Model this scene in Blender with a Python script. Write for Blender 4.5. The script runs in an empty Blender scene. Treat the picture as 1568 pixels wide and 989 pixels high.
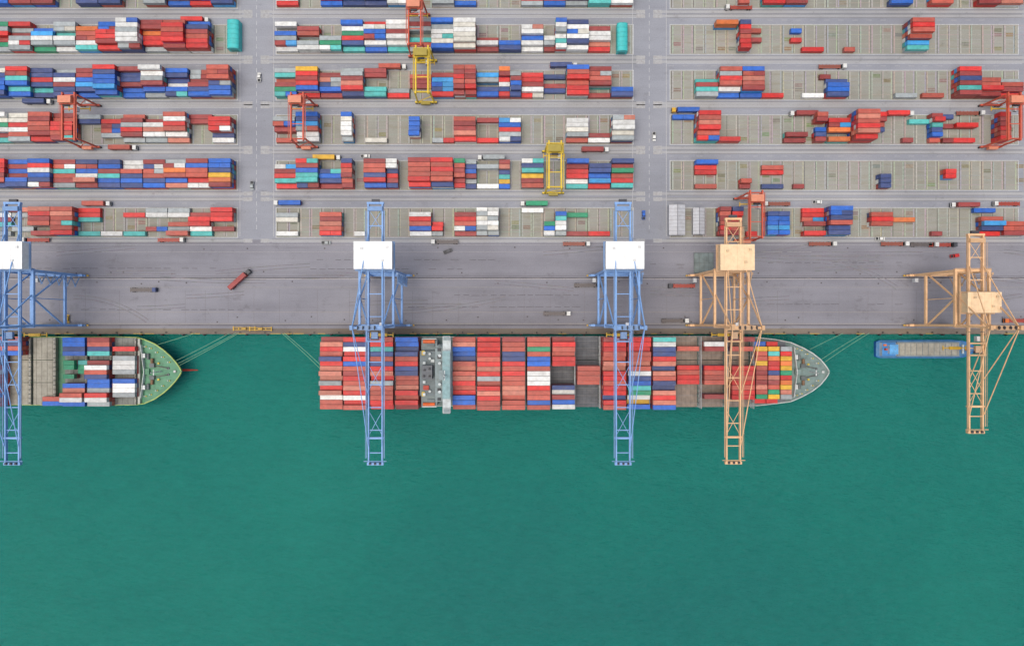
import bpy, math, random
from mathutils import Vector
random.seed(7)
S=2.7; H=387.0
def W(x,y,h=0.0):
    f=(H-h)/H
    return ((x-784)/S*f, -(y-494.5)/S*f)
def lin(c):
    return tuple(((v/255)/12.92 if v/255<=0.04045 else (((v/255)+0.055)/1.055)**2.4) for v in c)
scene=bpy.context.scene
col=scene.collection
# ------------------------------------------------------------------ mesh builder
class MB:
    def __init__(s): s.v=[];s.f=[];s.c=[]
    def add(s,vs,fs,c):
        o=len(s.v); s.v+=vs; s.f+=[tuple(i+o for i in f) for f in fs]; s.c+=[c]*len(vs)
    def box(s,cx,cy,cz,sx,sy,sz,c,top=None):
        x0,x1,y0,y1,z0,z1=cx-sx/2,cx+sx/2,cy-sy/2,cy+sy/2,cz-sz/2,cz+sz/2
        s.add([(x0,y0,z0),(x1,y0,z0),(x1,y1,z0),(x0,y1,z0),(x0,y0,z1),(x1,y0,z1),(x1,y1,z1),(x0,y1,z1)],
              [(3,2,1,0),(4,5,6,7),(0,1,5,4),(1,2,6,5),(2,3,7,6),(3,0,4,7)],c)
    def bb(s,x0,x1,y0,y1,z0,z1,c): s.box((x0+x1)/2,(y0+y1)/2,(z0+z1)/2,abs(x1-x0),abs(y1-y0),abs(z1-z0),c)
    def beam(s,a,b,w,c,h=None):
        h=h or w; a=Vector(a);b=Vector(b); d=(b-a)
        if d.length<1e-4: return
        d.normalize(); up=Vector((0,0,1)) if abs(d.z)<0.9 else Vector((0,1,0))
        r=d.cross(up).normalized(); u=r.cross(d).normalized()
        vs=[]
        for p in (a,b):
            for sx,sz in((-1,-1),(1,-1),(1,1),(-1,1)): vs.append(tuple(p+r*sx*w/2+u*sz*h/2))
        s.add(vs,[(0,1,2,3),(7,6,5,4),(0,4,5,1),(1,5,6,2),(2,6,7,3),(3,7,4,0)],c)
    def cyl(s,a,b,r,c,n=10,r2=None):
        r2=r if r2 is None else r2
        a=Vector(a);b=Vector(b);d=(b-a).normalized(); up=Vector((0,0,1)) if abs(d.z)<0.9 else Vector((0,1,0))
        x=d.cross(up).normalized(); y=x.cross(d)
        vs=[]
        for p,q in((a,r),(b,r2)):
            for i in range(n):
                t=2*math.pi*i/n; vs.append(tuple(p+x*q*math.cos(t)+y*q*math.sin(t)))
        s.add(vs,[tuple(range(n)),tuple(range(2*n-1,n-1,-1))]+[(i,i+n,(i+1)%n+n,(i+1)%n) for i in range(n)],c)
    def make(s,name,mat,parent=None,loc=(0,0,0),rot=0):
        me=bpy.data.meshes.new(name); me.from_pydata(s.v,[],s.f)
        a=me.color_attributes.new("Col",'FLOAT_COLOR','POINT')
        buf=[]
        for c in s.c: buf+= [c[0],c[1],c[2],1.0]
        a.data.foreach_set("color",buf)
        me.materials.append(mat); me.validate()
        o=bpy.data.objects.new(name,me); col.objects.link(o)
        o.location=loc; o.rotation_euler=(0,0,rot)
        if parent: o.parent=parent
        return o
def empty(name,loc,rot=0):
    e=bpy.data.objects.new(name,None); col.objects.link(e); e.location=loc; e.rotation_euler=(0,0,rot); e.empty_display_size=2; return e
# ------------------------------------------------------------------ materials
def newmat(name):
    m=bpy.data.materials.new(name); m.use_nodes=True
    nt=m.node_tree; p=nt.nodes['Principled BSDF']; return m,nt,p
def N(nt,t,**k):
    n=nt.nodes.new(t)
    for a,b in k.items(): setattr(n,a,b)
    return n
def coords(nt,scale,kind='Object',rot=(0,0,0)):
    tc=N(nt,'ShaderNodeTexCoord'); mp=N(nt,'ShaderNodeMapping')
    mp.inputs['Scale'].default_value=scale; mp.inputs['Rotation'].default_value=rot
    nt.links.new(tc.outputs[kind],mp.inputs[0]); return mp.outputs[0]
def noise(nt,vec,scale=1,detail=4,rough=.55):
    n=N(nt,'ShaderNodeTexNoise'); n.inputs['Scale'].default_value=scale; n.inputs['Detail'].default_value=detail; n.inputs['Roughness'].default_value=rough
    nt.links.new(vec,n.inputs['Vector']); return n.outputs['Fac']
def ramp(nt,fac,stops):
    r=N(nt,'ShaderNodeValToRGB'); e=r.color_ramp.elements
    while len(e)<len(stops): e.new(0.5)
    for i,(p,c) in enumerate(stops): e[i].position=p; e[i].color=(*c,1) if len(c)==3 else c
    nt.links.new(fac,r.inputs[0]); return r.outputs[0]
def mix(nt,a,b,fac=1.0,mode='MULTIPLY'):
    m=N(nt,'ShaderNodeMix',data_type='RGBA',blend_type=mode)
    for s,v in ((m.inputs[0],fac),(m.inputs[6],a),(m.inputs[7],b)):
        if hasattr(v,'links') or hasattr(v,'is_linked'): nt.links.new(v,s)
        else: s.default_value=v if not isinstance(v,tuple) else ((*v,1) if len(v)==3 else v)
    return m.outputs[2]
def attrmat(name,rough=.55,lo=.7,hi=1.1,sc=.35,metal=0,corr=False,fade=.15):
    m,nt,p=newmat(name)
    a=N(nt,'ShaderNodeAttribute',attribute_name='Col')
    tc=N(nt,'ShaderNodeTexCoord')
    oi=N(nt,'ShaderNodeObjectInfo')
    va=N(nt,'ShaderNodeVectorMath',operation='ADD'); nt.links.new(tc.outputs['Object'],va.inputs[0])
    vm=N(nt,'ShaderNodeVectorMath',operation='SCALE'); nt.links.new(oi.outputs['Location'],vm.inputs[0]); vm.inputs['Scale'].default_value=1.37
    nt.links.new(vm.outputs[0],va.inputs[1]); v=va.outputs[0]
    n1=noise(nt,v,sc,6,.65)
    c=mix(nt,a.outputs['Color'],ramp(nt,n1,[(.3,(lo,lo*.98,lo*.95)),(.62,(hi,hi,hi))]))
    mp=N(nt,'ShaderNodeMapping'); mp.inputs['Scale'].default_value=(.12,1.1,.6); nt.links.new(v,mp.inputs[0])
    n2=noise(nt,mp.outputs[0],1.0,5,.7)
    c=mix(nt,c,lin((165,155,145)),ramp(nt,n2,[(.5,(0,0,0)),(.8,(fade*2,)*3)]),'MIX')
    nt.links.new(c,p.inputs['Base Color']); p.inputs['Roughness'].default_value=rough; p.inputs['Metallic'].default_value=metal
    if corr:
        w=N(nt,'ShaderNodeTexWave'); w.bands_direction='X'; w.inputs['Scale'].default_value=1.1
        nt.links.new(tc.outputs['Object'],w.inputs['Vector'])
        b=N(nt,'ShaderNodeBump'); b.inputs['Strength'].default_value=.5; b.inputs['Distance'].default_value=.04
        nt.links.new(w.outputs['Fac'],b.inputs['Height']); nt.links.new(b.outputs[0],p.inputs['Normal'])
    return m
M_CONT=attrmat('container_paint',.5,.76,1.08,.4,corr=True,fade=.12)
M_STEEL=attrmat('painted_steel',.5,.86,1.05,.5,fade=.03)
M_SHIP=attrmat('ship_steel',.6,.7,1.1,.35,fade=.12)
M_MARK=attrmat('worn_road_paint',.8,.72,1.05,.8,fade=.3)
M_ROPE=attrmat('mooring_rope',.9)
def pave(name,base,dark,light,streak=.5,bump=.02,rust=None,spots=.5,stain=0):
    m,nt,p=newmat(name)
    big=noise(nt,coords(nt,(.012,.02,1)),1,5,.6)
    c=ramp(nt,big,[(.3,dark),(.5,base),(.72,light)])
    st=noise(nt,coords(nt,(.008,.16,1)),1,5,.6)
    c=mix(nt,c,ramp(nt,st,[(.3,(.84,.83,.83)),(.55,(1,1,1)),(.75,(1.07,1.07,1.08))]),streak)
    s2=noise(nt,coords(nt,(.03,1.3,1)),1,3,.6)
    c=mix(nt,c,ramp(nt,s2,[(.26,(.66,.65,.64)),(.38,(1,1,1))]),streak*.75)
    sp=noise(nt,coords(nt,(.11,.13,1)),1,8,.7)
    c=mix(nt,c,ramp(nt,sp,[(.28,(.55,.53,.51)),(.4,(1,1,1)),(.62,(1.05,1.05,1.05))]),spots)
    if stain:
        vo=noise(nt,coords(nt,(.05,.09,1),rot=(0,0,.2)),1,7,.75)
        c=mix(nt,c,ramp(nt,vo,[(.34,(.72,.7,.68)),(.42,(1,1,1)),(.66,(1,1,1)),(.74,(1.12,1.11,1.1))]),stain)
        v3=noise(nt,coords(nt,(.35,.35,1)),1,4,.6)
        c=mix(nt,c,ramp(nt,v3,[(.22,(.5,.48,.46)),(.3,(1,1,1))]),stain)
    fi=noise(nt,coords(nt,(1.6,1.6,1)),1,3,.6)
    c=mix(nt,c,ramp(nt,fi,[(.3,(.88,.88,.88)),(.7,(1.08,1.08,1.08))]),.8)
    if rust:
        rn=noise(nt,coords(nt,(.03,.2,1)),1.3,6,.7)
        c=mix(nt,c,rust,ramp(nt,rn,[(.52,(0,0,0)),(.75,(.6,.6,.6))]),'MIX')
    nt.links.new(c,p.inputs['Base Color']); p.inputs['Roughness'].default_value=.85
    b=N(nt,'ShaderNodeBump'); b.inputs['Distance'].default_value=bump; b.inputs['Strength'].default_value=.6
    nt.links.new(fi,b.inputs['Height']); nt.links.new(b.outputs[0],p.inputs['Normal'])
    return m
M_ASPH=pave('yard_asphalt',lin((144,146,151)),lin((132,134,139)),lin((156,158,162)),.5,stain=.45)
M_APRON=pave('apron_asphalt',lin((132,131,136)),lin((119,118,123)),lin((145,144,148)),.8,spots=.6,stain=.6)
M_PAD=pave('pad_concrete',lin((148,147,135)),lin((136,135,123)),lin((160,158,147)),.4,rust=lin((130,120,90)))
M_EDGE=pave('quay_concrete',lin((122,112,100)),lin((92,86,78)),lin((142,132,114)),.9,rust=lin((130,104,64)))
# water
M_WAT,nt,p=newmat('harbour_water')
big=noise(nt,coords(nt,(.0032,.0042,1)),1,3,.5)
c=ramp(nt,big,[(.3,lin((20,104,98))),(.5,lin((18,114,102))),(.7,lin((26,124,109)))])
m1=noise(nt,coords(nt,(.05,.09,1),rot=(0,0,.5)),1,6,.7)
c=mix(nt,c,ramp(nt,m1,[(.3,(.86,.91,.91)),(.7,(1.1,1.07,1.07))]),.7)
m2=noise(nt,coords(nt,(.16,.42,1),rot=(0,0,.45)),1,4,.6)
c=mix(nt,c,ramp(nt,m2,[(.32,(.9,.92,.92)),(.68,(1.08,1.06,1.06))]),.8)
nt.links.new(c,p.inputs['Base Color']); p.inputs['Roughness'].default_value=.1; p.inputs['IOR'].default_value=1.33
w1=noise(nt,coords(nt,(.25,.65,1),rot=(0,0,.45)),1,5,.65)
w2=noise(nt,coords(nt,(.06,.1,1),rot=(0,0,.3)),1,3,.5)
ad=N(nt,'ShaderNodeMath',operation='MULTIPLY_ADD'); nt.links.new(w2,ad.inputs[0]); ad.inputs[1].default_value=1.6; nt.links.new(w1,ad.inputs[2])
b=N(nt,'ShaderNodeBump'); b.inputs['Distance'].default_value=1.6; b.inputs['Strength'].default_value=1
nt.links.new(ad.outputs[0],b.inputs['Height']); nt.links.new(b.outputs[0],p.inputs['Normal'])
# ------------------------------------------------------------------ palette
PAL={'R':(206,40,34),'S':(182,82,64),'M':(150,56,52),'D':(130,38,36),'B':(22,96,188),'L':(54,152,212),'N':(52,72,124),
 'W':(222,223,216),'G':(156,164,163),'C':(206,203,188),'T':(78,182,174),'g':(26,144,100),'Y':(220,172,40),'O':(218,116,52),'K':(70,72,76),'P':(198,120,98)}
PAL={k:lin(v) for k,v in PAL.items()}
POOL='RRSSMMBBLNNWWWGGTRSCPT'
def cc(k):
    if k in '?': k=random.choice(POOL)
    if k=='S' and random.random()<.3: k=random.choice('PMR')
    if k=='R' and random.random()<.15: k='S'
    c=PAL[k]; f=random.uniform(.78,1.14); g=random.uniform(-.004,.014)
    return (max(0,c[0]*f+g),max(0,c[1]*f+g*.8),max(0,c[2]*f+g*.8))
def container(mb,x,y,z,L,k,flip=False):
    """x,y centre, z bottom"""
    Wd,Hh=2.44,2.59
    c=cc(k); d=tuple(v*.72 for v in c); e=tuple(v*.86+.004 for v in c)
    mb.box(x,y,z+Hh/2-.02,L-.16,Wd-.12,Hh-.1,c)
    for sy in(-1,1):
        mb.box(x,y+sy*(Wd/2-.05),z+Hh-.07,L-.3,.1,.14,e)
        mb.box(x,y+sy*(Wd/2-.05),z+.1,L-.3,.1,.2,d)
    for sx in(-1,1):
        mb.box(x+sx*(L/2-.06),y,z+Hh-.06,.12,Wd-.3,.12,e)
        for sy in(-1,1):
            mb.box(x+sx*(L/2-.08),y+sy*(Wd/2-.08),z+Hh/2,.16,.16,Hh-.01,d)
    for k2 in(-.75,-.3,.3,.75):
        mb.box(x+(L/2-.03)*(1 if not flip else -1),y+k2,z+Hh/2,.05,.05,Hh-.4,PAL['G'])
PITCH=33.9
ROWS={'Z':-79,'A':-9,'B':61,'C':131,'D':199,'E':269,'F':341}
def stack(xg,row,cols,hts,half=False):
    L=6.06 if half else 12.19
    X,Y=W(xg,ROWS[row]); X+=(L/2+.18)
    mb=MB()
    for i,k in enumerate(cols):
        if k=='.' : continue
        h=int(hts[min(i,len(hts)-1)])
        if h==0: continue
        y=(2.5-i)*2.62
        for t in range(h):
            kk=k if t==h-1 else random.choice(k+k+POOL[:18])
            jx=random.uniform(-.16,.16)
            if (not half) and random.random()<.1 and t==h-1:
                container(mb,-3.08+jx,y,t*2.6,6.06,kk); container(mb,3.08+jx,y,t*2.6,6.06,random.choice(kk+POOL))
            else:
                container(mb,jx,y+random.uniform(-.05,.05),t*2.6,L,kk,random.random()<.5)
    if mb.v: mb.make('container_stack',M_CONT,None,(X,Y,.06))
def rows(x0,row,txt):
    for t in txt.split(';'):
        a=t.split()
        if len(a)<3: continue
        stack(x0+float(a[0])*PITCH,row,a[1],a[2],len(a)>3)
LX,MX,RX=362-11*PITCH,425,1028
# left block
rows(LX,'B',"0 gGRMgG 222111;1 RGMGWG 211222;2 .BLWGg 012221;3 GGTWGW 221221;4 .OSMWT 022222;5 BBRRMR 223332;6 WWGWWG 444443;7 SMORRG 332221;8 SRRRRM 344443;9 BNMSRR 233333")
rows(LX,'C',"0 RNBBBN 222333;1 RMTBTB 333322;2 NNRNTN 222211;3 GNWMNN 122222;4 MMBLNB 222221;5 RNBBLB 444443;6 MNNMBB 322211;7 WWGMBG 433321;8 BNNWBN 221122;9 GGSMNB 111222;10 SSSNBB 444333")
rows(LX,'D',"0 WCgWMT 322211;1 CCRWSG 222222;2 RMSSMR 333332;3 MSRRSS 223333;4 GN.... 110000;5 .SMSG. 011110;6 SMGSMG 122221;7 .MWSWG 012221;8 SWRSWS 333321;9 MM.... 110000;10 .RRRNW 033311")
rows(LX,'E',"0 RRNMRN 333332;1 BMBMBN 222233;2 BRWBNW 333333;3 MSTSMG 222222;4 NSBWSM 222232;5 NBMTBN 222222;6 WWSNBN 112222;7 MNRSNB 222222;8 GMOSBS 233322;9 MBSSRW 333322;10 BBNYOD 333333")
rows(LX,'F',"0 GWMT.G 211101;1 MG..G. 211010;2 SRMS.M 333302;3 SSSSSS 333333;4 RRT..T 111001;5 .....W 000001;6 .S...T 010001;7 GW..M. 110010;8 GW.SGS 110112;9 .MRRWT 012211;10 RRR.M. 222010")
rows(LX,'A',"0 RMNSSB 222222;1 NNGWBM 212222;2 .BWGMM 022222;4 SSMMNN 222222;5 BBRGNN 222222;7 BMRBGG 332222;8 SWSRMB 222221;9 MMGBNR 222221;10 RBWMSN 222222")
# mid block
rows(MX,'A',"0 ...GWR 000111;2 RMNSRB 222221;3 .BWGBN 022221;4 SSMMNN 222221;5 BBRGNW 222222;7 BMRBGG 332222;8 .....B 222221;11 ....RG 222211;12 .MWNRB 222211;13 BRWMNG 222221;14 WWGGBT 222222;15 GWWWGW 222222")
rows(MX,'B',"0 W.BGMW 202221;1 .MS.GW 022022;2 ...GgW 000222;3 BWgSNT 322221;4 RWBMWB 233321;5 WWMWWT 333321;6 MG.TRG 220111;7 BGWWCB 433333;8 WCWCCC 444443;9 ...MWM 000121;10 ....BN 000022;11 .WWBWW 033221;12 ...WGM 000221 h;12.5 BWGWTW 444333 h;13 NWBWNW 333332;14 .MWWSR 022211")
rows(MX,'C',"0 GTSMgT 221222;1 YSMRBR 333331;2 .MSNBM 022221;3 GGMSRN 233332;4 MM..TT 220022;5 ....GR 000011;6 .SMMSS 011100;7 .MLBNR 022222;8 SSRSSM 444443 h;8.5 SMSSRM 444443 h;9 .LG.NB 022022;10 OMRWNR 332222 h;10.5 .GSBNN 033332 h;11 .RRSWR 022221;12 .N.MNB 110110;13 BSRSRR 444333;14 MSSM.M 333301;15 ....BN 000022")
rows(MX,'D',"0 .GSM.R 033201;1 BNLGWW 333322;3 BCWWWG 333332 h;4 .....C 000001;6 .BBBB. 033330 h;7 .....G 000001;8 .SMSSR 033332;9 .M...R 020001;10 .LBRGW 022222;13 .WWCGR 022221;14 ....MW 000011;15 .GWWCG 044433")
rows(MX,'E',"0 .WMRTR 022221;1 RMBTTN 333332;2 ..NBNM 002221;3 NRSMSM 333322 h;4 MSSNSB 333332;5 WWNRMN 332222 h;6 SRRRSR 444443;7 RSRSRN 444443;8 gSMSSR 333322 h;8.5 GNBMGN 222211 h;9 .G...W 022001;10 MSNTYB 221111 h;11 WNTYSS 333222;13 BMRRWT 322211;14 .NNBLR 033221;15 NMgSRT 323222")
rows(MX,'F',"0 .GC..W 011001;2 .SMSSR 022222;3.5 .....W 000001 h;6 .WRSBW 022221;7 ...RRG 000121 h;8 .MRSWM 022221;9 WGCWGG 233332 h;9.5 WWGWCG 233332 h;12 ...gBW 000222 h;12.5 .BTWWG 033332 h;11 W..... 100000;13 .g...M 010001;14 .....R 000001")
# right block
rows(RX,'A',"2.9 ...RMR 222222 h;4 ..BMRR 022222;5 .RRSRM 022222;9.7 ...NBB 002222;11.5 ...RSR 002222;13.6 RSSSSM 222222;14.6 ..SSMS 002222")
rows(RX,'B',"1.85 O..... 300000;2.9 NRMSRR 333333 h;3.5 .R.M.. 010100 h;5.3 .B.R.. 011100 h;5.8 .....R 000001;7.7 .....S 000001 h;10.4 RRSRLT 444322")
rows(RX,'C',"1 .GTSTG 001222;2 RGRSWB 333321;3 BSSSMB 333331;4 .....R 000001;6.6 .M.... 010000 h;5.8 .....W 000001;6.85 ..NBBN 001222;10 .....G 000001;11.2 .....S 000001;12.6 RSNSTM 333333;13.6 ..SSRM 002232;14.6 ..GSMR 001221")
rows(RX,'D',"0 B..... 100000;1 RRPRSR 444433;2 .....R 000002;5 ....MS 000021;6.3 RM.BNM 330222 h;6.9 .RMO.O 022202;7.9 RPRRPR 555554;8.9 RMSN.. 332200 h;10.6 .T.... 010000;10.3 .....M 000001 h;11.5 SRTNBR 232221 h;12.1 N.M..M 101001 h;12.6 ..S..R 002001;14.4 RMSRRR 333333 h")
rows(RX,'E',"1 BRR..S 211001;3 ....SM 000021 h;4 .RR..N 011001;5.4 .....M 000001 h;9.2 ...NNN 000222 h;12.1 ..RR.. 002200 h")
rows(RX,'F',"2 MSMSRM 333333 h;2.55 NSRSSM 332222 h;4.1 .NBBLB 033333 h;4.6 .NBBLB 033333 h;3.3 .....R 000001 h;5.8 RRSM.R 111202;6.8 BBNSNN 444433;8.8 .SRS.. 022200;9.9 ..O... 001000;11.6 .....M 000001 h;13.5 B..... 100000;13.7 ..RLNR 002321;14.7 ...RSM 000222")
for r in 'ABCDEF':
    for b in range(-6,0):
        if random.random()<.75:
            stack(LX+b*PITCH,r,''.join(random.choice(POOL) for _ in range(6)),''.join(random.choice('1223') for _ in range(6)))
for x0,n,pr in((LX,11,.85),(MX,16,.85),(RX,15,.4)):
    for b in range(n):
        if random.random()<pr:
            stack(x0+b*PITCH,'Z',''.join(random.choice(POOL) for _ in range(6)),''.join(random.choice('122') for _ in range(6)))
# ------------------------------------------------------------------ ground, water
QY=W(0,511.5)[1]
def sheet(name,x0,x1,y0,y1,z,mat):
    me=bpy.data.meshes.new(name); me.from_pydata([(x0,y0,z),(x1,y0,z),(x1,y1,z),(x0,y1,z)],[],[(0,1,2,3)]); me.materials.append(mat)
    o=bpy.data.objects.new(name,me); col.objects.link(o); return o
sheet('water',-6000,6000,-6000,QY+2,-3,M_WAT)
g=MB(); g.bb(-6000,6000,QY+3.2,6000,-12,0,(.2,.2,.2)); g.make('ground',M_ASPH)
g=MB(); g.bb(-6000,6000,QY,QY+3.196,-12,0.0,(.2,.2,.2)); g.make('quay_edge_pavement',M_EDGE)
ya=W(0,367)[1]
sheet('quay_apron_pavement',-3000,3000,QY+3.25,ya,.006,M_APRON)
def pads():
    mb=MB(); mk=MB(); rw=MB(); 
    lt=lin((170,168,157)); dk=lin((106,104,95)); wt=lin((200,202,200))
    for x0,n in ((LX-6*PITCH,17),(MX,16),(RX,15.6)):
        for r,yc in ROWS.items():
            X0,Y=W(x0,yc); X1=W(x0+n*PITCH,yc)[0]
            mb.bb(X0-.6,X1+.6,Y-8.3,Y+8.3,-.5,.02,lt)
            mk.bb(X0-.6,X1+.6,Y-8.58,Y-8.32,-.3,.03,wt); mk.bb(X0-.6,X1+.6,Y+8.32,Y+8.58,-.3,.03,wt)
            for e in (X0-.8,X1+.8): mk.box(e,Y,-.1,.36,17.2,.26,wt)
            i=0
            while X0+i*12.556<X1-6:
                bx=X0+i*12.556
                for ox,c,w in((.75,lt,.8),(5.75,lt,.7),(6.85,lt,.7),(11.75,lt,.8),(0,dk,.4),(6.28,dk,.35)):
                    if random.random()<.93: mk.box(bx+ox,Y+random.uniform(-.1,.1),-.1,w,15.8,.25+.02*w,tuple(v*random.uniform(.8,1.08) for v in c))
                for ln in range(7):
                    if random.random()<.8: mk.box(bx+6.28,Y+(3-ln)*2.62,-.1,11.8,.18,.276,tuple(v*random.uniform(.7,1) for v in lt))
                for px_ in (3.2,9.3):
                    for py_ in (-2,-1,0,1,2):
                        if random.random()<.1: mk.box(bx+px_,Y+py_*2.62,-.1,4.2,2.1,.248,tuple(v*random.uniform(.65,1.1) for v in lin((140,134,112))))
                i+=1
            for o in (13.2,-10.3):
                rw.box((X0+X1)/2,Y+o,-.1,X1-X0+14,1.5,.224,dk)
                mk.box((X0+X1)/2,Y+o+.9,-.1,X1-X0+6,.14,.23,dk); mk.box((X0+X1)/2,Y+o-.9,-.1,X1-X0+6,.14,.23,wt if random.random()<.5 else dk)
            k=X0
            while k<X1-8:
                if random.random()<.8: mk.box(k,Y+10.9,-.1,3.2,.16,.222,lin((176,176,172)))
                k+=8
    mb.make('container_pad_pavement',M_PAD); mk.make('container_slot_markings',M_MARK)
    rw.make('crane_runway_pavement',M_RUN)
    rd=MB()
    for xr in (393,994):
        X=W(xr,0)[0]
        for r,yc in ROWS.items():
            Y=W(0,yc)[1]
            for o in (13.2,-10.3): 
                for dx in(-4.8,4.8): rd.box(X+dx,Y+o,-.1,5.0,2.2,.235,lin((168,168,166)))
        for yy in range(-60,350,12):
            a=W(xr,yy); rd.box(X,a[1],-.1,.2,2.4,.245,wt)
        for dx in(-9.4,9.7):
            rd.box(X+dx,(W(0,-110)[1]+W(0,362)[1])/2,-.1,.3,(W(0,-110)[1]-W(0,362)[1]),.256,lin((180,181,180)))
    rd.make('yard_road_markings',M_MARK)
    ap=MB(); dk2=lin((76,72,74))
    for yy,w,c in((425.5,.4,dk2),(427.3,.3,lin((172,168,164))),(423,.14,dk2),(498,.4,dk2),(495.5,.2,lin((160,150,130))),(375,.2,lin((165,165,166))),(386,.14,lin((166,164,160))),(440,.14,lin((160,156,146))),(478,.14,lin((164,156,140)))):
        ap.box(0,W(0,yy)[1],-.1,2400,w,.24,c)
    for yy,xa,xb in((398,490,610),(412,480,720),(411,60,350),(398,640,780),(470,630,900),(402,1180,1400),(452,700,905),(405,1000,1060),(474,130,420),(466,1180,1400)):
        for k in range(int((xb-xa)/14)):
            if random.random()<.75:
                X,Y=W(xa+k*14,yy+random.uniform(-.4,.4)); ap.box(X,Y,-.1,random.uniform(3,4.9),.22,.252,dk2)
    for k in range(70):
        X,Y=W(-40+k*23.5+random.uniform(-8,8),random.choice([380,418,433,486,491])+random.uniform(-2,2)); ap.box(X,Y,-.1,.8,.8,.256,lin((88,84,84)))
    x=-40
    while x<1620:
        X,Y=W(x,469); ap.box(X,Y,-.1,.12,18,.244,lin((112,109,110))); x+=random.uniform(30,60)
    ap.make('apron_rails_and_markings',M_MARK)
    ty=MB(); rb=lin((120,118,121))
    for k in range(26):
        x,y=W(random.uniform(0,1568),random.uniform(378,480)); a=random.choice([0,0,0,math.pi])+random.uniform(-.1,.1); cv=random.uniform(-.012,.012)*random.choice([0,1,1,4]); n=random.randint(8,22)
        for s in range(n):
            nx,ny=x+3*math.cos(a),y+3*math.sin(a)
            if ny<QY+4 or ny>ya-2: break
            for o in(-.95,.95):
                ox,oy=-math.sin(a)*o,math.cos(a)*o
                ty.beam((x+ox,y+oy,.026+.0006*k),(nx+ox,ny+oy,.026+.0006*k),.38,tuple(v*random.uniform(.92,1.08) for v in rb),.004)
            x,y=nx,ny; a+=cv
    ty.make('tyre_marks',M_MARK)
M_RUN=pave('runway_concrete',lin((160,160,159)),lin((148,148,147)),lin((172,171,168)),.3,spots=.8)
pads()
# quay furniture
mb=MB(); 
x=-420
while x<420:
    mb.cyl((x,QY+.9,0),(x,QY+.9,.55),.28,lin((60,55,50))); mb.cyl((x,QY+.9,.55),(x,QY+.9,.75),.48,lin((60,55,50))); x+=14
mb.make('mooring_bollards',M_STEEL)
mb=MB(); x=-420
while x<420:
    mb.cyl((x+5,QY-.42,-2.6),(x+5,QY-.42,-.2),.4,lin((28,28,30)),8); mb.box(x+5,QY-.08,-1.4,1.6,.14,2.6,lin((40,40,42)));x+=12
mb.make('quay_fenders',M_SHIP)
mb=MB(); x=-420
while x<420:
    mb.box(x,QY+.25,.09,random.uniform(3,6),.3,.18,lin((190,160,60)) if random.random()<.35 else lin((90,84,76))); x+=6.5
mb.make('quay_kerb',M_STEEL)
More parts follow.
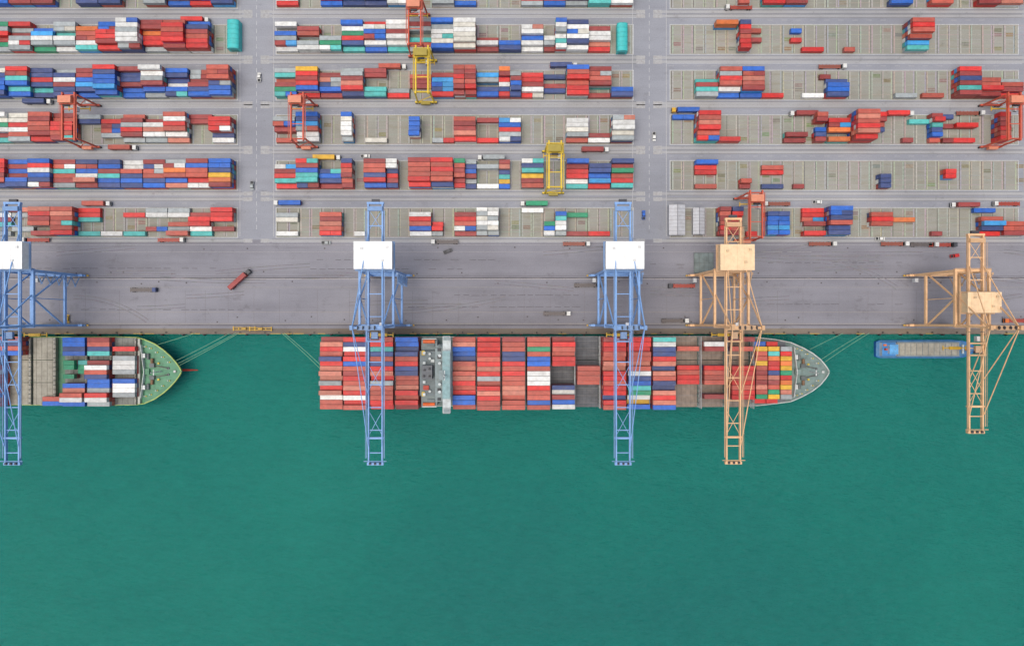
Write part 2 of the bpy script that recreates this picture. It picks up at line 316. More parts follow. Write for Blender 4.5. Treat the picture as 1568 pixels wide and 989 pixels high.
# ------------------------------------------------------------------ ship-to-shore cranes
def sts(xg,main,house,out=70,back=62,hy=35,hsz=(18.6,13.2),darker=.75,tr=-2):
    X,Y=W(xg,498); e=empty('ship_to_shore_crane',(X,Y,0)); G=28.0; hw=9.3
    c=main; d=tuple(v*darker for v in c); dk=lin((60,62,68)); gr=tuple(v*.6+.04 for v in c)
    zt=38.0; zb=40.5
    b=MB()
    for y in (0,G):
        b.beam((-hw-3,y,3.6),(hw+3,y,3.6),1.2,c,1.8)
        for sx in(-1,1):
            b.box(sx*hw,y,2.0,7.5,1.0,1.3,d)
            for k in(-2.8,-1,1,2.8): b.cyl((sx*hw+k,y-.35,.5),(sx*hw+k,y+.35,.5),.5,dk,10)
            b.box(sx*(hw+4.4),y,1.4,.8,.8,.8,lin((200,160,40)))
    b.make('bogies_and_sill_beams',M_STEEL,e)
    b=MB()
    for sx in(-1,1):
        for y in(0,G):
            b.beam((sx*hw,y,4),(sx*(hw-.7),y,zt),1.35,c,1.2)
        b.beam((sx*(hw-.2),0,14),(sx*(hw-.2),G,14),1.0,c,1.5)
        b.beam((sx*(hw-.7),-1,zt),(sx*(hw-.7),G+1,zt),1.1,c,1.5)
        b.beam((sx*(hw-.3),0,15),(sx*(hw-.7),G*.5,zt),.7,c); b.beam((sx*(hw-.3),G,15),(sx*(hw-.7),G*.5,zt),.7,c)
        b.beam((sx*(hw-.4),G*.5,14.6),(sx*(hw-.6),G*.5,zt-.6),.4,c)
    for y in(0,G):
        b.beam((-hw,y,zt),(hw,y,zt),1.12,c,1.7)
        b.beam((-hw,y,14),(hw,y,14),1.02,c,1.54)
        if y==G:
            b.beam((-hw,y,15),(0,y,26),.5,c); b.beam((hw,y,15),(0,y,26),.5,c); b.beam((-hw,y,26),(hw,y,26),.6,c)
    b.make('portal_legs',M_STEEL,e)
    b=MB(); g=3.6
    for sx in(-1,1):
        b.beam((sx*g,back,zb),(sx*g,-3,zb),.8,c,1.9)
        b.beam((sx*g,-3.4,zb),(sx*g*.95,-out,zb),.68,c,1.7)
        b.beam((sx*(g+1.0),back-4,zb+.9),(sx*(g+.9),-out+3,zb+.9),.42,gr,.08)
        for z in(1.5,2.0): b.beam((sx*(g+1.3),back-4,zb+z),(sx*(g+1.2),-out+3,zb+z),.06,c)
    y=back
    while y>-out+3:
        b.beam((-g,y,zb),(g,y,zb),.42,c,.8); y-=11.5
    for ya_,yb_ in ((-out+14,-out+27),(-20,-33),(back-14,back-3)):
        b.beam((-g,ya_,zb),(g,yb_,zb),.22,c); b.beam((g,ya_,zb-.05),(-g,yb_,zb-.05),.22,c)
    b.box(0,-out,zb,8.4,1.3,1.94,c); b.box(0,-out+1.4,zb+1.2,11.5,.4,.3,d); b.box(0,-out+13,zb,8.6,.9,1.5,c)
    b.box(0,back,zb,8.6,1.0,1.8,c); b.box(0,back-3,zb+1.5,7.6,2.2,1.2,d); b.box(0,back+1.4,zb-.5,4,1.4,1.4,dk)
    for k in(-2.5,0,2.5): b.cyl((k-.5,-out+.2,zb+1.4),(k+.5,-out+.2,zb+1.4),.6,dk,10)
    b.make('boom_and_girders',M_STEEL,e)
    b=MB(); za=61
    for sx in(-1,1):
        b.beam((sx*(hw-.7),0,zt),(sx*7.3,-1,za),.95,c)
        b.beam((sx*(hw-1),G*.55,zt+1),(sx*7.3,-1,za),.6,c)
        b.beam((sx*7.2,-1,za),(sx*g,back-16,zb+1),.4,c); 
        b.beam((sx*7.0,-1,za),(sx*g,-out*.5,zb+1),.34,c); b.beam((sx*7.0,-1,za+.4),(sx*g,-out+9,zb+1),.34,c)
        b.beam((sx*(hw-.8),0,zt+8),(sx*3.5,-.6,zb+1),.4,c)
        b.box(sx*7.2,-1,za+1.2,1.4,2.2,1.6,d)
    b.beam((-8.2,-1,za),(8.2,-1,za),.9,c,1.4); b.beam((-hw+1,-.4,50),(hw-1,-.4,50),.6,c)
    b.box(0,-1,za+1.2,9,2.2,.25,gr); 
    for k in(-4,-1.5,1.5,4): b.cyl((k-.2,-1,za+2),(k+.2,-1,za+2),.9,dk,12)
    b.beam((-6.5,-1.6,za+2.2),(6.5,-1.6,za+2.2),.1,c)
    b.make('apex_frame_and_stays',M_STEEL,e)
    b=MB(); hx,hyy=hsz
    b.box(0,hy,zb+1.2,hx+1.6,hyy+1.6,.3,gr)
    b.box(0,hy,zb+4.0,hx,hyy,5.2,tuple(v*.92 for v in house)); b.box(0,hy,zb+6.75,hx+.5,hyy+.5,.3,house)
    for k in range(5):
        b.box(-hx/2+hx*(k+.5)/5,hy,zb+6.93,.12,hyy,.06,tuple(v*.8 for v in house))
    for kx,ky in((-.3,.25),(.25,-.2),(.38,.3)): b.box(kx*hx,hy+ky*hyy,zb+7.2,1.3,1.1,.6,tuple(v*.75 for v in house))
    for k in range(6): b.box(-hx/2+1.8+k*(hx-3.6)/5,hy-hyy/2-.03,zb+4.3,1.3,.08,1.1,dk)
    for sx in(-1,1): b.beam((sx*(hx/2+.7),hy-hyy/2,zb+2.3),(sx*(hx/2+.7),hy+hyy/2,zb+2.3),.08,c)
    b.make('machinery_house',M_STEEL,e)
    b=MB()
    b.box(0,tr,zb+1.3,9.0,.8,.7,d); b.box(0,tr-6,zb+1.3,9.0,.8,.7,d)
    for sx in(-1,1): b.box(sx*4.1,tr-3,zb+1.3,.6,5.2,.7,d)
    b.box(0,tr-3,zb+1.9,3.2,3.4,1.5,gr); b.cyl((-2,tr-4.5,zb+1.9),(2,tr-4.5,zb+1.9),.7,dk)
    b.box(2.8,tr+2.2,zb-2.4,2.2,2.6,2.4,lin((205,208,208))); b.box(2.8,tr+.86,zb-2.4,2.0,.06,1.6,dk)
    for sx in(-1,1):
        for sy in(-1,1): b.beam((sx*1.6,tr-3+sy*1.4,zb),(sx*1.6,tr-3+sy*.6,25),.06,dk)
    b.box(0,tr-3,24.6,6,1.6,.8,lin((200,160,40))); b.box(0,tr-3,24.0,12,.5,.4,lin((200,160,40)))
    for sx in(-1,1): b.box(sx*6,tr-3,24,.4,2.4,.44,lin((200,160,40)))
    b.make('trolley_cab_and_spreader',M_STEEL,e)
    b=MB(); z=4; k=0
    while z<zt-3:
        y0,y1=(G-6,G-1.5) if k%2 else (G-1.5,G-6)
        b.beam((hw+1.2,y0,z),(hw+1.2,y1,z+3.4),.6,gr,.15); b.box(hw+1.2,y1,z+3.4,1.1,1.3,.12,gr); z+=3.4;k+=1
    b.box(-hw-1.4,G-3,7,1.8,2.2,2.8,lin((190,192,190)))
    for y in(-.9,G+.9): b.beam((-hw,y,zt+1),(hw,y,zt+1),.6,gr,.08)
    b.make('stairs_and_walkways',M_STEEL,e)
BLUE=lin((124,166,216)); HW=lin((238,240,236)); BEI=lin((228,184,136)); BH=lin((236,204,160))
sts(100,BLUE,HW); sts(597,BLUE,HW); sts(936,BLUE,HW)
sts(1087,BEI,BH,out=69.5,back=54,hy=34,hsz=(16.6,12.4)); sts(1419,BEI,BH,out=54,back=46,hy=11.5,hsz=(16.4,9.8),tr=-9)
# ------------------------------------------------------------------ rubber tyred gantry cranes
def rtg(xseen,row,c,trol=9.5,roof=None):
    xg=784+(xseen-784)/1.055; X,Y=W(xg,ROWS[row]); e=empty('rubber_tyred_gantry_crane',(X,Y,0))
    y0,y1=-10.3,13.2; hw=4.6; zt=19; d=tuple(v*.7 for v in c); dk=lin((35,35,38)); roof=roof or lin((214,136,104))
    b=MB()
    for y in(y0,y1):
        b.beam((-hw-1.5,y,2.4),(hw+1.5,y,2.4),.82,c,1.0)
        for sx in(-1,1):
            b.box(sx*hw,y,1.6,2.6,.86,1.0,d)
            for k in(-.9,.9): b.cyl((sx*hw+k,y-.4,.75),(sx*hw+k,y+.4,.75),.75,dk,14)
            b.beam((sx*hw,y,2.8),(sx*(hw-.6),y,zt),.7,c,.8)
        b.beam((-hw+.6,y,zt),(hw-.6,y,zt),.6,c,.9)
        b.beam((-hw,y,3),(hw-.4,y,12),.3,c)
    b.box(0,y0-1.1,3.4,5.2,1.4,2.2,roof); b.box(1,y1+1.1,3.2,3.6,1.4,1.8,lin((200,200,195)))
    b.make('legs_and_wheels',M_STEEL,e)
    b=MB()
    for sx in(-1,1):
        b.beam((sx*(hw-1.3),y0-1.2,zt+.9),(sx*(hw-1.3),y1+1.2,zt+.9),.75,c,1.5)
        b.beam((sx*(hw-.2),y0,zt+1.3),(sx*(hw-.2),y1,zt+1.3),.4,d,.08)
        b.beam((sx*(hw+.1),y0,zt+2.3),(sx*(hw+.1),y1,zt+2.3),.07,c)
    for y in(y0,y0+7.8,y1-7.8): b.beam((-hw+1.3,y,zt+.9),(hw-1.3,y,zt+.9),.4,c)
    b.make('girders',M_STEEL,e)
    b=MB()
    b.box(0,trol,zt+2.1,hw*2-.6,4.4,.5,d); b.box(-.4,trol+.3,zt+3.3,6.6,3.4,1.9,roof); b.box(-.4,trol+.3,zt+4.3,6.9,3.7,.12,roof)
    b.box(2.6,trol-3.4,zt-2,1.8,2.2,2.2,lin((200,205,205))); b.box(2.6,trol-4.52,zt-2,1.6,.05,1.4,dk)
    b.cyl((-2,trol-2.6,zt+2.6),(1.6,trol-2.6,zt+2.6),.6,dk,12)
    for sx in(-1,1):
        for sy in(-1,1): b.beam((sx*2.2,trol-1+sy*.8,zt),(sx*2.2,trol-1+sy*.5,11),.06,dk)
    b.box(0,trol-1,10.8,11.6,.6,.5,lin((205,165,50))); 
    for sx in(-1,1): b.box(sx*5.8,trol-1,10.7,.4,2.4,.45,lin((205,165,50)))
    b.make('trolley_and_spreader',M_STEEL,e)
ROR=lin((200,88,62)); YEL=lin((222,190,36))
rtg(105,'D',ROR); rtg(455,'D',ROR); rtg(635,'B',ROR); rtg(1158,'F',ROR); rtg(1553,'D',ROR)
rtg(646,'C',YEL,roof=lin((160,142,50))); rtg(850,'E',YEL,roof=lin((160,142,50)))
# ------------------------------------------------------------------ trucks
def truck(x,y,ang=0,cab='W',load=None,h=0):
    X,Y=W(x,y); e=empty('terminal_truck',(X,Y,.04),math.radians(ang)); dk=lin((32,32,34))
    b=MB(); cb=PAL[cab]
    b.box(7.4,0,2.0,2.0,2.3,2.1,cb); b.box(7.35,0,3.1,1.8,2.1,.12,tuple(v*.9 for v in cb)); b.box(8.42,0,2.35,.05,2.0,.9,dk); b.box(8.1,0,.95,.9,2.4,.5,dk)
    b.box(5.9,0,.95,4.6,.9,.35,dk); b.box(6.1,0,1.6,.25,2.0,1.2,dk)
    for xx in(7.5,4.8):
        for sy in(-1,1): b.cyl((xx,sy*.85,.5),(xx,sy*1.2,.5),.5,dk,12)
    b.make('tractor',M_STEEL,e)
    b=MB(); tc=random.choice([lin((170,70,54)),lin((150,82,64)),lin((104,96,92))])
    for sy in(-1,1): b.box(-.6,sy*.75,1.35,12.4,.3,.35,tc)
    for k in range(7): b.box(-6.6+k*2,0,1.36,.3,2.44,.3,tc)
    b.box(-.6,0,1.5,12.3,1.2,.06,tuple(v*.75 for v in tc))
    for xx in(-5.6,-4.3):
        for sy in(-1,1): b.cyl((xx,sy*.8,.5),(xx,sy*1.2,.5),.5,dk,12)
    b.make('trailer',M_STEEL,e)
    if load:
        b=MB(); container(b,-.6,0,1.56,12.19,load); b.make('loaded_container',M_CONT,e)
def pickup(x,y,ang=0,cl='W'):
    X,Y=W(x,y); c=PAL[cl]; dk=lin((32,34,38)); b=MB()
    b.box(0,0,.75,5.1,1.85,.6,c); b.box(.5,0,1.35,2.2,1.65,.65,dk); b.box(.45,0,1.7,1.7,1.55,.1,c)
    b.box(-1.7,0,1.08,1.5,1.5,.08,dk)
    for s in(-1,1): b.box(-1.7,s*.85,1.15,1.6,.1,.25,c)
    for xx in(-1.6,1.6):
        for sy in(-1,1): b.cyl((xx,sy*.72,.38),(xx,sy*.98,.38),.38,dk,12)
    b.make('pickup_truck',M_STEEL,None,(X,Y,.04),math.radians(ang))
for t in ((262,368,0,'W'),(220,444,0,'N'),(684,371,180,'W'),(880,374,0,'W'),(850,480,0,'W'),(897,437,0,'K'),(1045,438,180,'K'),(1030,491,0,'W'),
 (1255,374,0,'W'),(1365,374,0,'W'),(1410,375,0,'W'),(1438,375.5,0,'K'),(1556,491,180,'O'),(60,368,180,'W')): truck(*t)
truck(368,430,42,'K','S')
for t in ((190,228,0,'W','S'),(60,158,0,'W','N'),(755,243,180,'W','G'),(1372,176,0,'W','R'),(1480,175,0,'W',None),(1230,176,180,'W','M'),(1475,315,180,'W','M'),(1190,313,180,'W',None),(1050,171,180,'Y','B'),
 (600,105,0,'W','S'),(860,103,0,'W','N'),(700,37,180,'W',None),(445,312,180,'W','B'),(820,313,180,'W','g'),(1132,14,180,'W',None),(500,243,0,'W','Y'),(908,231,0,'W','M'),(300,34,0,'W','R'),(1270,104,0,'W',None),(150,313,0,'W','S'),(1540,313,180,'W',None)): truck(*t)
for t in ((398,120,90),(387,285,-90,'G'),(1001,210,-90),(686,385,20,'K'),(1346,366,0),(560,240,0),(1250,310,0),(500,372,0,'G'),(985,330,90,'B'),(1460,392,8,'R')): pickup(*t)
def arch(x,y0,y1,wpx,c,name):
    X,Ya=W(x,y0); Yb=W(x,y1)[1]; L=abs(Ya-Yb); w=wpx/S; b=MB(); n=14; r=w/2
    prof=[(-r,0)]+[(-r*math.cos(math.pi*i/n),4.2+1.6*math.sin(math.pi*i/n)) for i in range(n+1)]+[(r,0)]
    vs=[(px,-L/2,pz) for px,pz in prof]+[(px,L/2,pz) for px,pz in prof]; m=len(prof)
    b.add(vs,[tuple(range(m)),tuple(range(2*m-1,m-1,-1))]+[(i,i+m,(i+1)%m+m,(i+1)%m) for i in range(m)],c)
    for k in range(7):
        yy=-L/2+L*(k)/6
        for i in range(n): 
            a=prof[i+1]; bb=prof[i+2]; b.beam((a[0],yy,a[1]+.05),(bb[0],yy,bb[1]+.05),.14,tuple(v*.75 for v in c))
    b.box(0,-L/2-.05,1.7,w*.6,.08,3.2,tuple(v*.5 for v in c))
    b.make(name,M_STEEL,None,(X,(Ya+Yb)/2,.03))
arch(362,37,80,18,lin((64,186,182)),'arched_roof_shelter'); arch(951,42,84,16,lin((64,186,182)),'arched_roof_shelter')
for x,y0,y1,w in((1034,316,361,23),(1067,321,360,16)):
    X,Ya=W(x,y0); Yb=W(x,y1)[1]; L=Ya-Yb; ww=w/S; b=MB(); c=lin((158,160,162)); d=lin((120,122,126)); rf=lin((182,184,186))
    b.box(0,0,2,ww,L,4,c)
    pts=[(-ww/2-.3,4),(0,5.2),(ww/2+.3,4)]
    b.add([(p[0],-L/2-.3,p[1]) for p in pts]+[(p[0],L/2+.3,p[1]) for p in pts],[(0,1,2),(5,4,3),(0,3,4,1),(1,4,5,2),(2,5,3,0)],rf)
    for k in range(9): 
        yy=-L/2+L*k/8
        b.beam((-ww/2-.3,yy,4.06),(0,yy,5.26),.12,d); b.beam((0,yy,5.26),(ww/2+.3,yy,4.06),.12,d)
    b.beam((0,-L/2-.3,5.3),(0,L/2+.3,5.3),.3,d)
    b.box(0,-L/2-.04,1.6,ww*.5,.08,3,lin((90,95,100)))
    for k in(-.3,0,.3): b.box(ww/2+.03,k*L,2,.06,2,1.2,lin((60,70,80)))
    b.make('warehouse_shed',M_STEEL,None,((X),(Ya+Yb)/2,.04))
b=MB(); c=lin((118,130,126))
b.box(0,0,.5,11,11.5,.9,c)
for k in range(5): b.box(-5.2+k*2.6,0,1.0,.2,11.3,.16,tuple(v*.8 for v in c))
for k in(-5.6,0,5.6): b.box(0,k,1.02,10.9,.2,.18,tuple(v*.8 for v in c))
b.make('ship_hatch_cover',M_SHIP,None,(*W(1077,403),.02))
def spreader(x,y,L,name='container_spreader',ang=0):
    b=MB(); c=lin((212,168,40))
    for sy in(-1,1): b.box(0,sy*.6,.8,L,.3,.5,c)
    for k in(-1,1): b.box(k*L/2,0,.82,.4,2.5,.5,c); 
    for k in(-.25,0,.25): b.box(k*L,0,.9,.3,1.4,.4,c)
    b.box(0,0,1.3,2.4,1.6,.8,tuple(v*.6 for v in c)); b.box(0,0,.3,L*.9,.4,.6,lin((60,60,60)))
    b.make(name,M_STEEL,None,(*W(x,y),.02),ang)
spreader(375,503,12.2); spreader(400,503.5,12.2); spreader(105,488,4,ang=1.57)
# ------------------------------------------------------------------ ships
def interp(pts,x):
    if x<=pts[0][0]: return pts[0][1]
    for (a,b),(c,d) in zip(pts,pts[1:]):
        if x<=c: return b+(d-b)*(x-a)/(c-a)
    return pts[-1][1]
def hull(e,name,pts,zf,zw,zk,wlscale,hc,boot,deckc,rim,bow_from,nose=6,rimh=1.2):
    xs=[]
    for (a,b),(c,d) in zip(pts,pts[1:]):
        n=max(1,int(abs(c-a)/6)); xs+= [a+(c-a)*i/n for i in range(n)]
    xs.append(pts[-1][0])
    L=xs[-1]
    m=MB()
    def wl(x,sh): 
        return x if x<bow_from else bow_from+(x-bow_from)*(L-sh-bow_from)/(L-bow_from)
    def P(x,li,s):
        w=interp(pts,x)
        if li==0: return (x,s*w,zf(x))
        if li==1: 
            k=1 if x<bow_from else 1-(1-.72)*((x-bow_from)/(L-bow_from))
            return (wl(x,nose*.7),s*w*k,zw)
        k=.9 if x<bow_from else .9-.55*((x-bow_from)/(L-bow_from)); return (wl(x,nose),s*w*k,zk)
    for s in(-1,1):
        for li,cx in((0,hc),(1,boot)):
            vs=[];fs=[]
            for x in xs: vs+= [P(x,li,s),P(x,li+1,s)]
            for i in range(len(xs)-1): 
                q=(2*i,2*i+1,2*i+3,2*i+2); fs.append(q if s<0 else q[::-1])
            m.add(vs,fs,cx)
    x=xs[0]; m.add([P(x,0,-1),P(x,0,1),P(x,1,1),P(x,1,-1)],[(0,1,2,3)],hc); m.add([P(x,1,-1),P(x,1,1),P(x,2,1),P(x,2,-1)],[(0,1,2,3)],boot)
    m.make('hull',M_SHIP,e)
    m=MB(); vs=[];fs=[]
    for x in xs: w=interp(pts,x); vs+=[(x,-w,zf(x)),(x,w,zf(x))]
    for i in range(len(xs)-1): fs.append((2*i,2*i+2,2*i+3,2*i+1))
    m.add(vs,fs,deckc); m.make('deck',M_SHIP,e)
    m=MB()
    for s in(-1,1):
        for a,b2 in zip(xs,xs[1:]):
            hh=rimh if a>=bow_from else .5
            wa,wb=interp(pts,a),interp(pts,b2)
            m.beam((a,s*(wa-.15),zf(a)+hh/2),(b2,s*(wb-.15),zf(b2)+hh/2),.45 if a>=bow_from else .25,rim,hh)
    m.make('bulwark',M_SHIP,e)
def bowgear(e,xb,xt,z,hwid,dc,acc=lin((205,180,60))):
    m=MB(); g=lin((96,104,102)); w=lin((205,208,202))
    L=xt-xb
    for s in(-1,1):
        m.box(xb+L*.30,s*3.4,z+.8,2.6,2.2,1.5,g); m.cyl((xb+L*.30,s*4.6,z+1.1),(xb+L*.30,s*7.2,z+1.1),.8,lin((120,90,60)),12)
        m.beam((xb+L*.36,s*3.2,z+.3),(xb+L*.68,s*1.8,z+.3),.4,lin((70,66,62)))
        m.cyl((xb+L*.68,s*1.8,z),(xb+L*.68,s*1.8,z+.5),.7,g)
        for k,f in((.12,.86),(.25,.8),(.4,.66),(.55,.5),(.7,.32)):
            for q in(-.5,.5): m.cyl((xb+L*k+q,s*hwid*f,z),(xb+L*k+q,s*hwid*f,z+.8),.3,acc if q>0 else w,8)
        m.box(xb+L*.1,s*hwid*.55,z+.9,1.8,2.4,1.7,w); m.cyl((xb+L*.2,s*hwid*.42,z+.9),(xb+L*.2,s*hwid*.62,z+.9),.75,g,12)
        m.box(xb+L*.45,s*hwid*.28,z+.5,1.0,1.0,.9,acc)
    m.cyl((xb+L*.5,0,z),(xb+L*.5,0,z+11),.4,w,8,.2); m.box(xb+L*.5,0,z+8,.6,3,.3,w); m.box(xb+L*.16,0,z+.7,3.2,3,1.3,dc)
    m.box(xb+L*.85,0,z+.5,1.2,1.2,.9,w)
    m.make('windlass_and_mooring_gear',M_SHIP,e)
    m=MB()
    for s in(-1,1): m.beam((xb+L*.03,s*hwid*.92,z+1.1),(xb+L*.12,0,z+1.1),.3,w,2.2)
    m.make('breakwater',M_SHIP,e)
def bay(xseen,ycen,zbase,cols,hts,L=12.19,lanes=15,ref=18,pitch=2.6):
    X=W(xseen,0,ref)[0]+L/2; Y=ycen
    mb=MB()
    for i,k in enumerate(cols):
        if k in '. ': continue
        h=int(hts[min(i,len(hts)-1)]); y=((lanes-1)/2-i)*pitch
        if h>=4 and random.random()<.18: h-=1
        for t in range(h):
            container(mb,random.uniform(-.06,.06),y,t*2.62,L,k if t==h-1 else random.choice('RSSMSN'),random.random()<.5)
    if mb.v: mb.make('container_stack',M_CONT,None,(X,Y,zbase+.02))
    return X
# main ship
cy=W(0,567.6)[1]
xs0=W(503,0)[0]; e=empty('container_ship',(xs0,cy,0))
def px(x,h): return W(x,0,h)[0]-xs0
hp=[(0,17.5),(8,19.4),(px(1100,9),19.8),(px(1160,9),19.2),(px(1190,9),18.0),(px(1210,9),16.4),(px(1228,9),13.6),(px(1243,9),10.6),(px(1255,9),7.2),(px(1263,9),3.8),(px(1267,9),1.6),(px(1268.5,9),.3)]
fx=px(1204,9)
hull(e,'hull',hp,lambda x:8.8 if x>=fx else 5.0,-3,-10,.8,lin((30,46,60)),lin((120,36,30)),lin((112,132,126)),lin((196,202,196)),px(1150,9),8)
bowgear(e,px(1212,9),px(1268,9),8.8,15,lin((112,132,126)))
bays=[(488,"MPRRNRPPPGRPWSS","444455555555444"),(525.5,"RNWRRBSSRRPRWRR","5"),(567,"SRTNSNRPRGSRSRS","5"),(605,"BBNNSRNNSSPRRRD","555555555555554"),
(693,"SPBBNSPSPSSRBBS","5"),(731,"RRRRSRPSGSSPRSS","6"),(769,"SSSNNRRRSSPSSSS","555555555555555"),(807.5,"SSgSBBSWWWRSSBS","5"),(846,"MRRSRR....NWMBW","555555....44444"),
(885,"......RSSS.....","000000444400000"),(924,"MRRSSPSRRSRRNRR","5"),(962,"RRRSSPSWNBTgWYB","555555555555444"),(1000,"TWNNRSNPSNNPRSB","5"),
(1038,"..R...RRRR.....","2"),(1078,".WM...RSSS..M..","3"),(1118,"M.S...RRSSSRS..","4")]
hm=MB(); lm=MB(); zb=8.0
for x,cl,ht in bays:
    X=bay(x,cy,zb,cl,ht,ref=21 if x<1030 else 15)
    xr=X-xs0
    hc0=lin((86,89,93)) if x<1030 else lin((134,120,106))
    for s in(-1,0,1):
        hm.box(xr,s*13.1,zb-1.0,12.4,12.7,1.9,hc0)
        for k in range(5): hm.box(xr-5+k*2.5,s*13.1,zb,.18,12.4,.12,tuple(v*.7 for v in hc0))
        for k in(-4,0,4): hm.box(xr,s*13.1+k,zb+.01,12.2,.18,.14,lin((130,132,132)))
    if x not in (605,):
        for k in range(-7,8): lm.box(xr+6.42,k*2.6+1.3,zb+2,.3,.3,6.5,lin((140,144,144)))
        for z in(3,5.3,8): lm.box(xr+6.42,0,zb+z,.36,39.0,.18,lin((150,152,150)))
for x,cl in ((1157,"BYSSYSSRSPSgR"),(1175.5,"RYTORRNSMSgYR"),(1193.5,".GRYOYgROYSG.")):
    X=bay(x,cy,8.8 if x>1190 else zb,cl,"2333333333332",L=6.06,lanes=13,ref=15); hm.box(X-xs0,0,zb-1,6.1,33.6,1.7,lin((104,108,110)))
hm.make('hatch_covers',M_SHIP,e); lm.make('lashing_bridges',M_SHIP,e)
m=MB(); wh=lin((190,198,196)); gy=lin((128,142,142)); dkk=lin((50,54,58)); tl=lin((130,162,162))
xa,xb=px(668,27),px(690,27)
for lv in range(8):
    w=30-lv*.3 if lv<7 else 26
    m.box((xa+xb)/2+.0,0,6.5+lv*2.75,xb-xa,w,2.5,wh); m.box((xa+xb)/2,0,6.5+lv*2.75+1.3,xb-xa+1.1,w+1.2,.14,gy)
    for s in(-1,1):
        for k in range(10): m.box((xa+xb)/2+s*(xb-xa)/2+s*.02,-12.5+k*2.75,6.7+lv*2.75,.08,1.1,.9,dkk)
zt=28.5
m.box(xb-1.9,0,zt,4.2,40,.35,wh); m.box(xb-1.9,0,zt+1.4,3.6,24,2.3,wh); m.box(xb-.05,0,zt+1.6,.1,23,1.0,dkk); m.box(xb-1.9,0,zt+2.65,4.0,25,.16,tl)
for s in(-1,1): m.box(xb-1.9,s*19,zt+.8,3.6,2.4,1.3,wh); m.box(xb-1.9,s*19,zt+1.55,3.2,2.0,.12,gy)
m.box(xb-4.5,0,zt+2.9,2.4,5,.5,gy); m.cyl((xb-2.5,0,zt+2),(xb-2.5,0,zt+9),.35,wh,8); m.box(xb-2.5,0,zt+6,.5,5,.3,wh); m.box(xb-2.5,0,zt+8,.4,3.2,.3,gy)
for k in(-9,-5,6,10): m.cyl((xb-5.5,k,zt),(xb-5.5,k,zt+1.2),.8,wh,10)
for k in(-13,-8,9,13): m.box(xb-6,k,zt-1.6,1.8,1.6,1.4,dkk)
for s in(-1,1):
    for k in range(4): m.beam((xb-3.6+.2*k,s*(13+k*1.6),zt-.3),(xb-3.6,s*(13+k*1.6),zt-4),.12,wh)
m.make('superstructure',M_SHIP,e)
m=MB(); xc=px(655,22); gd=lin((104,116,118))
m.box(xc,0,13,9,24,14,gd)
for s in(-1,1): 
    m.box(xc,s*15,10.5,8.6,5.5,10,gy); m.box(xc+1,s*15.5,16,4,2.6,.8,gd); m.box(xc-2.6,s*11,20.4,1.6,2.4,.9,lin((200,170,60)))
    m.cyl((xc-3.2,s*17,16.3),(xc+3.2,s*17,16.3),1.0,lin((220,100,40)),10)
    m.box(xc,s*18.4,15.6,8,.6,.2,wh)
m.box(xc,1,22.6,5.4,7,5.6,lin((72,84,100))); m.box(xc,1,25.5,5.6,7.2,.3,lin((96,100,104)))
for a,b2 in((-1.6,-1),(1.4,-1),(-1.2,2.2),(1.4,2.8)): m.cyl((xc+a,b2,25.6),(xc+a,b2,27.4),.5,lin((50,50,52)),10)
for k in(-9.5,8,10.5): m.cyl((xc+1,k,20),(xc+1,k,21.6),.7,wh,10)
for k in(-11.2,-4.6,5.6,10.9): m.box(xc-2,k,20.6,1.4,1.5,1.2,wh)
m.box(xc-1,-7.6,20.7,3,2.4,1.3,lin((178,60,40))); m.box(xc+2.5,6.8,20.6,2,1.6,1.1,wh)
m.make('funnel_casing',M_SHIP,e)
# left ship
cy2=W(0,567.0)[1]; xs1=W(-260,0)[0]; e2=empty('container_ship',(xs1,cy2,0))
def px(x,h): return W(x,0,h)[0]-xs1
hp=[(0,16),(8,19),(px(170,8),19.3),(px(205,8),18.9),(px(222,8),17.9),(px(238,8),15.4),(px(252,8),11.9),(px(262,8),8.6),(px(270,8),5.4),(px(276,8),2.4),(px(278.5,8),.5)]
fx=px(206,8)
hull(e2,'hull',hp,lambda x:8.0 if x>=fx else 4.6,-3,-10,.8,lin((34,92,60)),lin((140,40,30)),lin((84,138,104)),lin((170,190,100)),px(175,8),8,rimh=1.0)
bowgear(e2,px(216,8),px(278,8),8.0,16,lin((84,138,104)))
m=MB(); m.cyl((px(262,0),0,-6.2),(px(300,0),0,-4.4),2.3,lin((170,50,36)),14,.9); m.cyl((px(276,0),0,-3.4),(px(300,0),0,-2.6),.8,lin((190,60,40)),10,.25); m.make('bulbous_bow',M_SHIP,e2)
hm=MB()
for x in (-32,6,44,93,131,169):
    X=W(x,0,11)[0]-xs1+6.1
    lc=lin((154,150,134)) if x<80 else lin((120,124,116))
    for s in(-1,0,1):
        hm.box(X,s*12.5,6.0,12.3,12.2,2.2,lc)
        for k in range(4): hm.box(X-4.5+k*3,s*12.5,7.15,.2,12,.12,tuple(v*.7 for v in lc))
        for k in(-5,-2.5,0,2.5,5): hm.box(X,s*12.5+k,7.16,12.1,.14,.14,tuple(v*.85 for v in lc))
    for k in range(-7,8): hm.box(X+6.4,k*2.5,7.5,.3,.3,4,lin((150,150,140)))
    hm.box(X+6.4,0,8.5,.5,36,.2,lin((160,158,146)))
hm.box(px(212,9),0,6.5,1.2,36,4,lin((180,182,170)))
hm.make('hatch_covers',M_SHIP,e2)
for x,cl,ht in ((93,"BBNB......BPSWB","22222...1122332"),(131,"MSNT.SWSNBBGRWG","222202333222332"),(170,"..R.GWWG.BWWG..","112122222222211"),(57,".............SB","1"),(-32,"RBSMNNRWSSMRBSS","3")):
    bay(x,cy2,7.2,cl,ht,ref=14,pitch=2.52)
bay(94,cy2,7.2,"....gg.g...","2",L=6.06,lanes=13,ref=14,pitch=2.52); bay(112,cy2,7.2,"....Tgg....","1",L=6.06,lanes=13,ref=14,pitch=2.52)
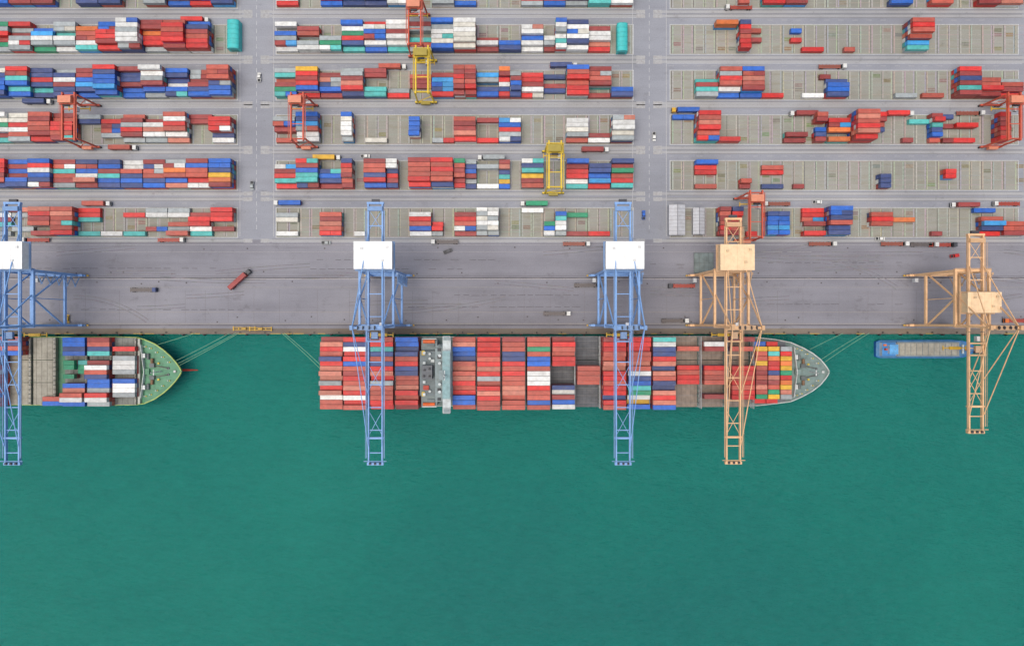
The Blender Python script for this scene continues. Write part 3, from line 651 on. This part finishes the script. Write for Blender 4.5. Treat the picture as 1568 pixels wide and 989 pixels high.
bay(-2,cy2,7.2,"RNSB...........","3",ref=14)
# barge
cyb=W(0,534.5)[1]; xsb=W(1342,0)[0]; e3=empty('cargo_barge',(xsb,cyb,0)); Lb=152/S
hull(e3,'hull',[(0,4.2),(2,5.0),(Lb-14,5.2),(Lb-8,4.8),(Lb-4,3.4),(Lb-1.2,1.6),(Lb,.3)],lambda x:-.6,-3,-4.5,.9,lin((24,96,170)),lin((110,40,34)),lin((70,120,160)),lin((40,120,190)),Lb-13,2,rimh=.8)
m=MB()
m.bb(11,Lb-10,-3.9,3.9,-.6,1.0,lin((130,134,132))); m.bb(11.6,Lb-10.6,-3.3,3.3,1.0,1.12,lin((160,156,140)))
for k in range(11): m.box(12.2+k*(Lb-23.5)/10,0,1.16,.25,6.8,.2,lin((120,126,124)))
for s in(-1,1): m.bb(11,Lb-10,s*3.9-.1,s*3.9+.1,1.0,1.4,lin((150,168,172)))
m.make('cargo_hold',M_SHIP,e3)
m=MB(); m.bb(2,10,-3.6,3.6,-.6,2.2,lin((190,200,205))); m.bb(2.0,9.6,-3.8,3.8,2.2,2.35,lin((60,130,190))); m.bb(5,9.4,-2.4,2.4,2.35,4.6,lin((200,205,208))); m.bb(4.8,9.7,-2.7,2.7,4.6,4.75,lin((90,160,210)))
m.box(9.43,0,3.8,.06,4,.8,dkk); m.cyl((3.4,0,2.3),(3.4,0,4.4),.6,lin((190,70,40))); m.box(3.2,2.4,2.8,1.6,1,.8,lin((214,110,40))); m.cyl((7,0,4.7),(7,0,8),.12,wh,6)
m.box(Lb-5,0,.1,2,1.6,1.2,lin((190,60,40))); m.box(Lb-7.5,0,0,.8,5,.9,wh)
m.make('wheelhouse',M_SHIP,e3)
def rope(x0,y0,z0,x1,y1,z1=.6,sag=1.2):
    a=W(x0,y0,z0); b2=W(x1,y1); m=MB(); n=8; P=[]
    for i in range(n+1):
        t=i/n; P.append((a[0]+(b2[0]-a[0])*t,a[1]+(b2[1]-a[1])*t,z0+(z1-z0)*t-sag*4*t*(1-t)))
    for p1,p2 in zip(P,P[1:]): m.beam(p1,p2,.15,lin((140,190,150)))
    m.make('mooring_rope',M_ROPE)
rope(272,557,8,362,510); rope(268,553,8,352,510); rope(274,560,8,366,510);rope(240,528,8,300,510,sag=.3)
rope(492,566,6,432,510); rope(492,560,6,436,510); rope(1262,555,9,1330,510); rope(1258,550,9,1322,510); rope(1240,535,9,1290,510,sag=.4)
# ------------------------------------------------------------------ camera, light, world
cam=bpy.data.cameras.new('camera'); co=bpy.data.objects.new('camera',cam); col.objects.link(co)
co.location=(0,0,H); cam.lens=24; cam.sensor_width=36; cam.clip_end=20000; cam.clip_start=1; scene.camera=co
w=bpy.data.worlds.new("World"); scene.world=w; w.use_nodes=True
el,az=math.radians(77),math.radians(250)
nt=w.node_tree; sk=nt.nodes.new('ShaderNodeTexSky'); sk.sky_type='NISHITA'; sk.sun_disc=False
sk.sun_elevation=el; sk.sun_rotation=az; sk.dust_density=5; sk.air_density=1.0
bg=nt.nodes['Background']; bg.inputs[1].default_value=.15; nt.links.new(sk.outputs[0],bg.inputs[0])
sd=bpy.data.lights.new('sun','SUN'); sd.energy=1.35; sd.angle=math.radians(55); sd.color=(1,.965,.91)
so=bpy.data.objects.new('sun',sd); col.objects.link(so)
d=Vector((math.sin(az)*math.cos(el),math.cos(az)*math.cos(el),math.sin(el)))
so.rotation_euler=d.to_track_quat('Z','Y').to_euler(); so.location=(0,0,300)
scene.view_settings.view_transform='Standard'; scene.view_settings.look='None'; scene.view_settings.exposure=0
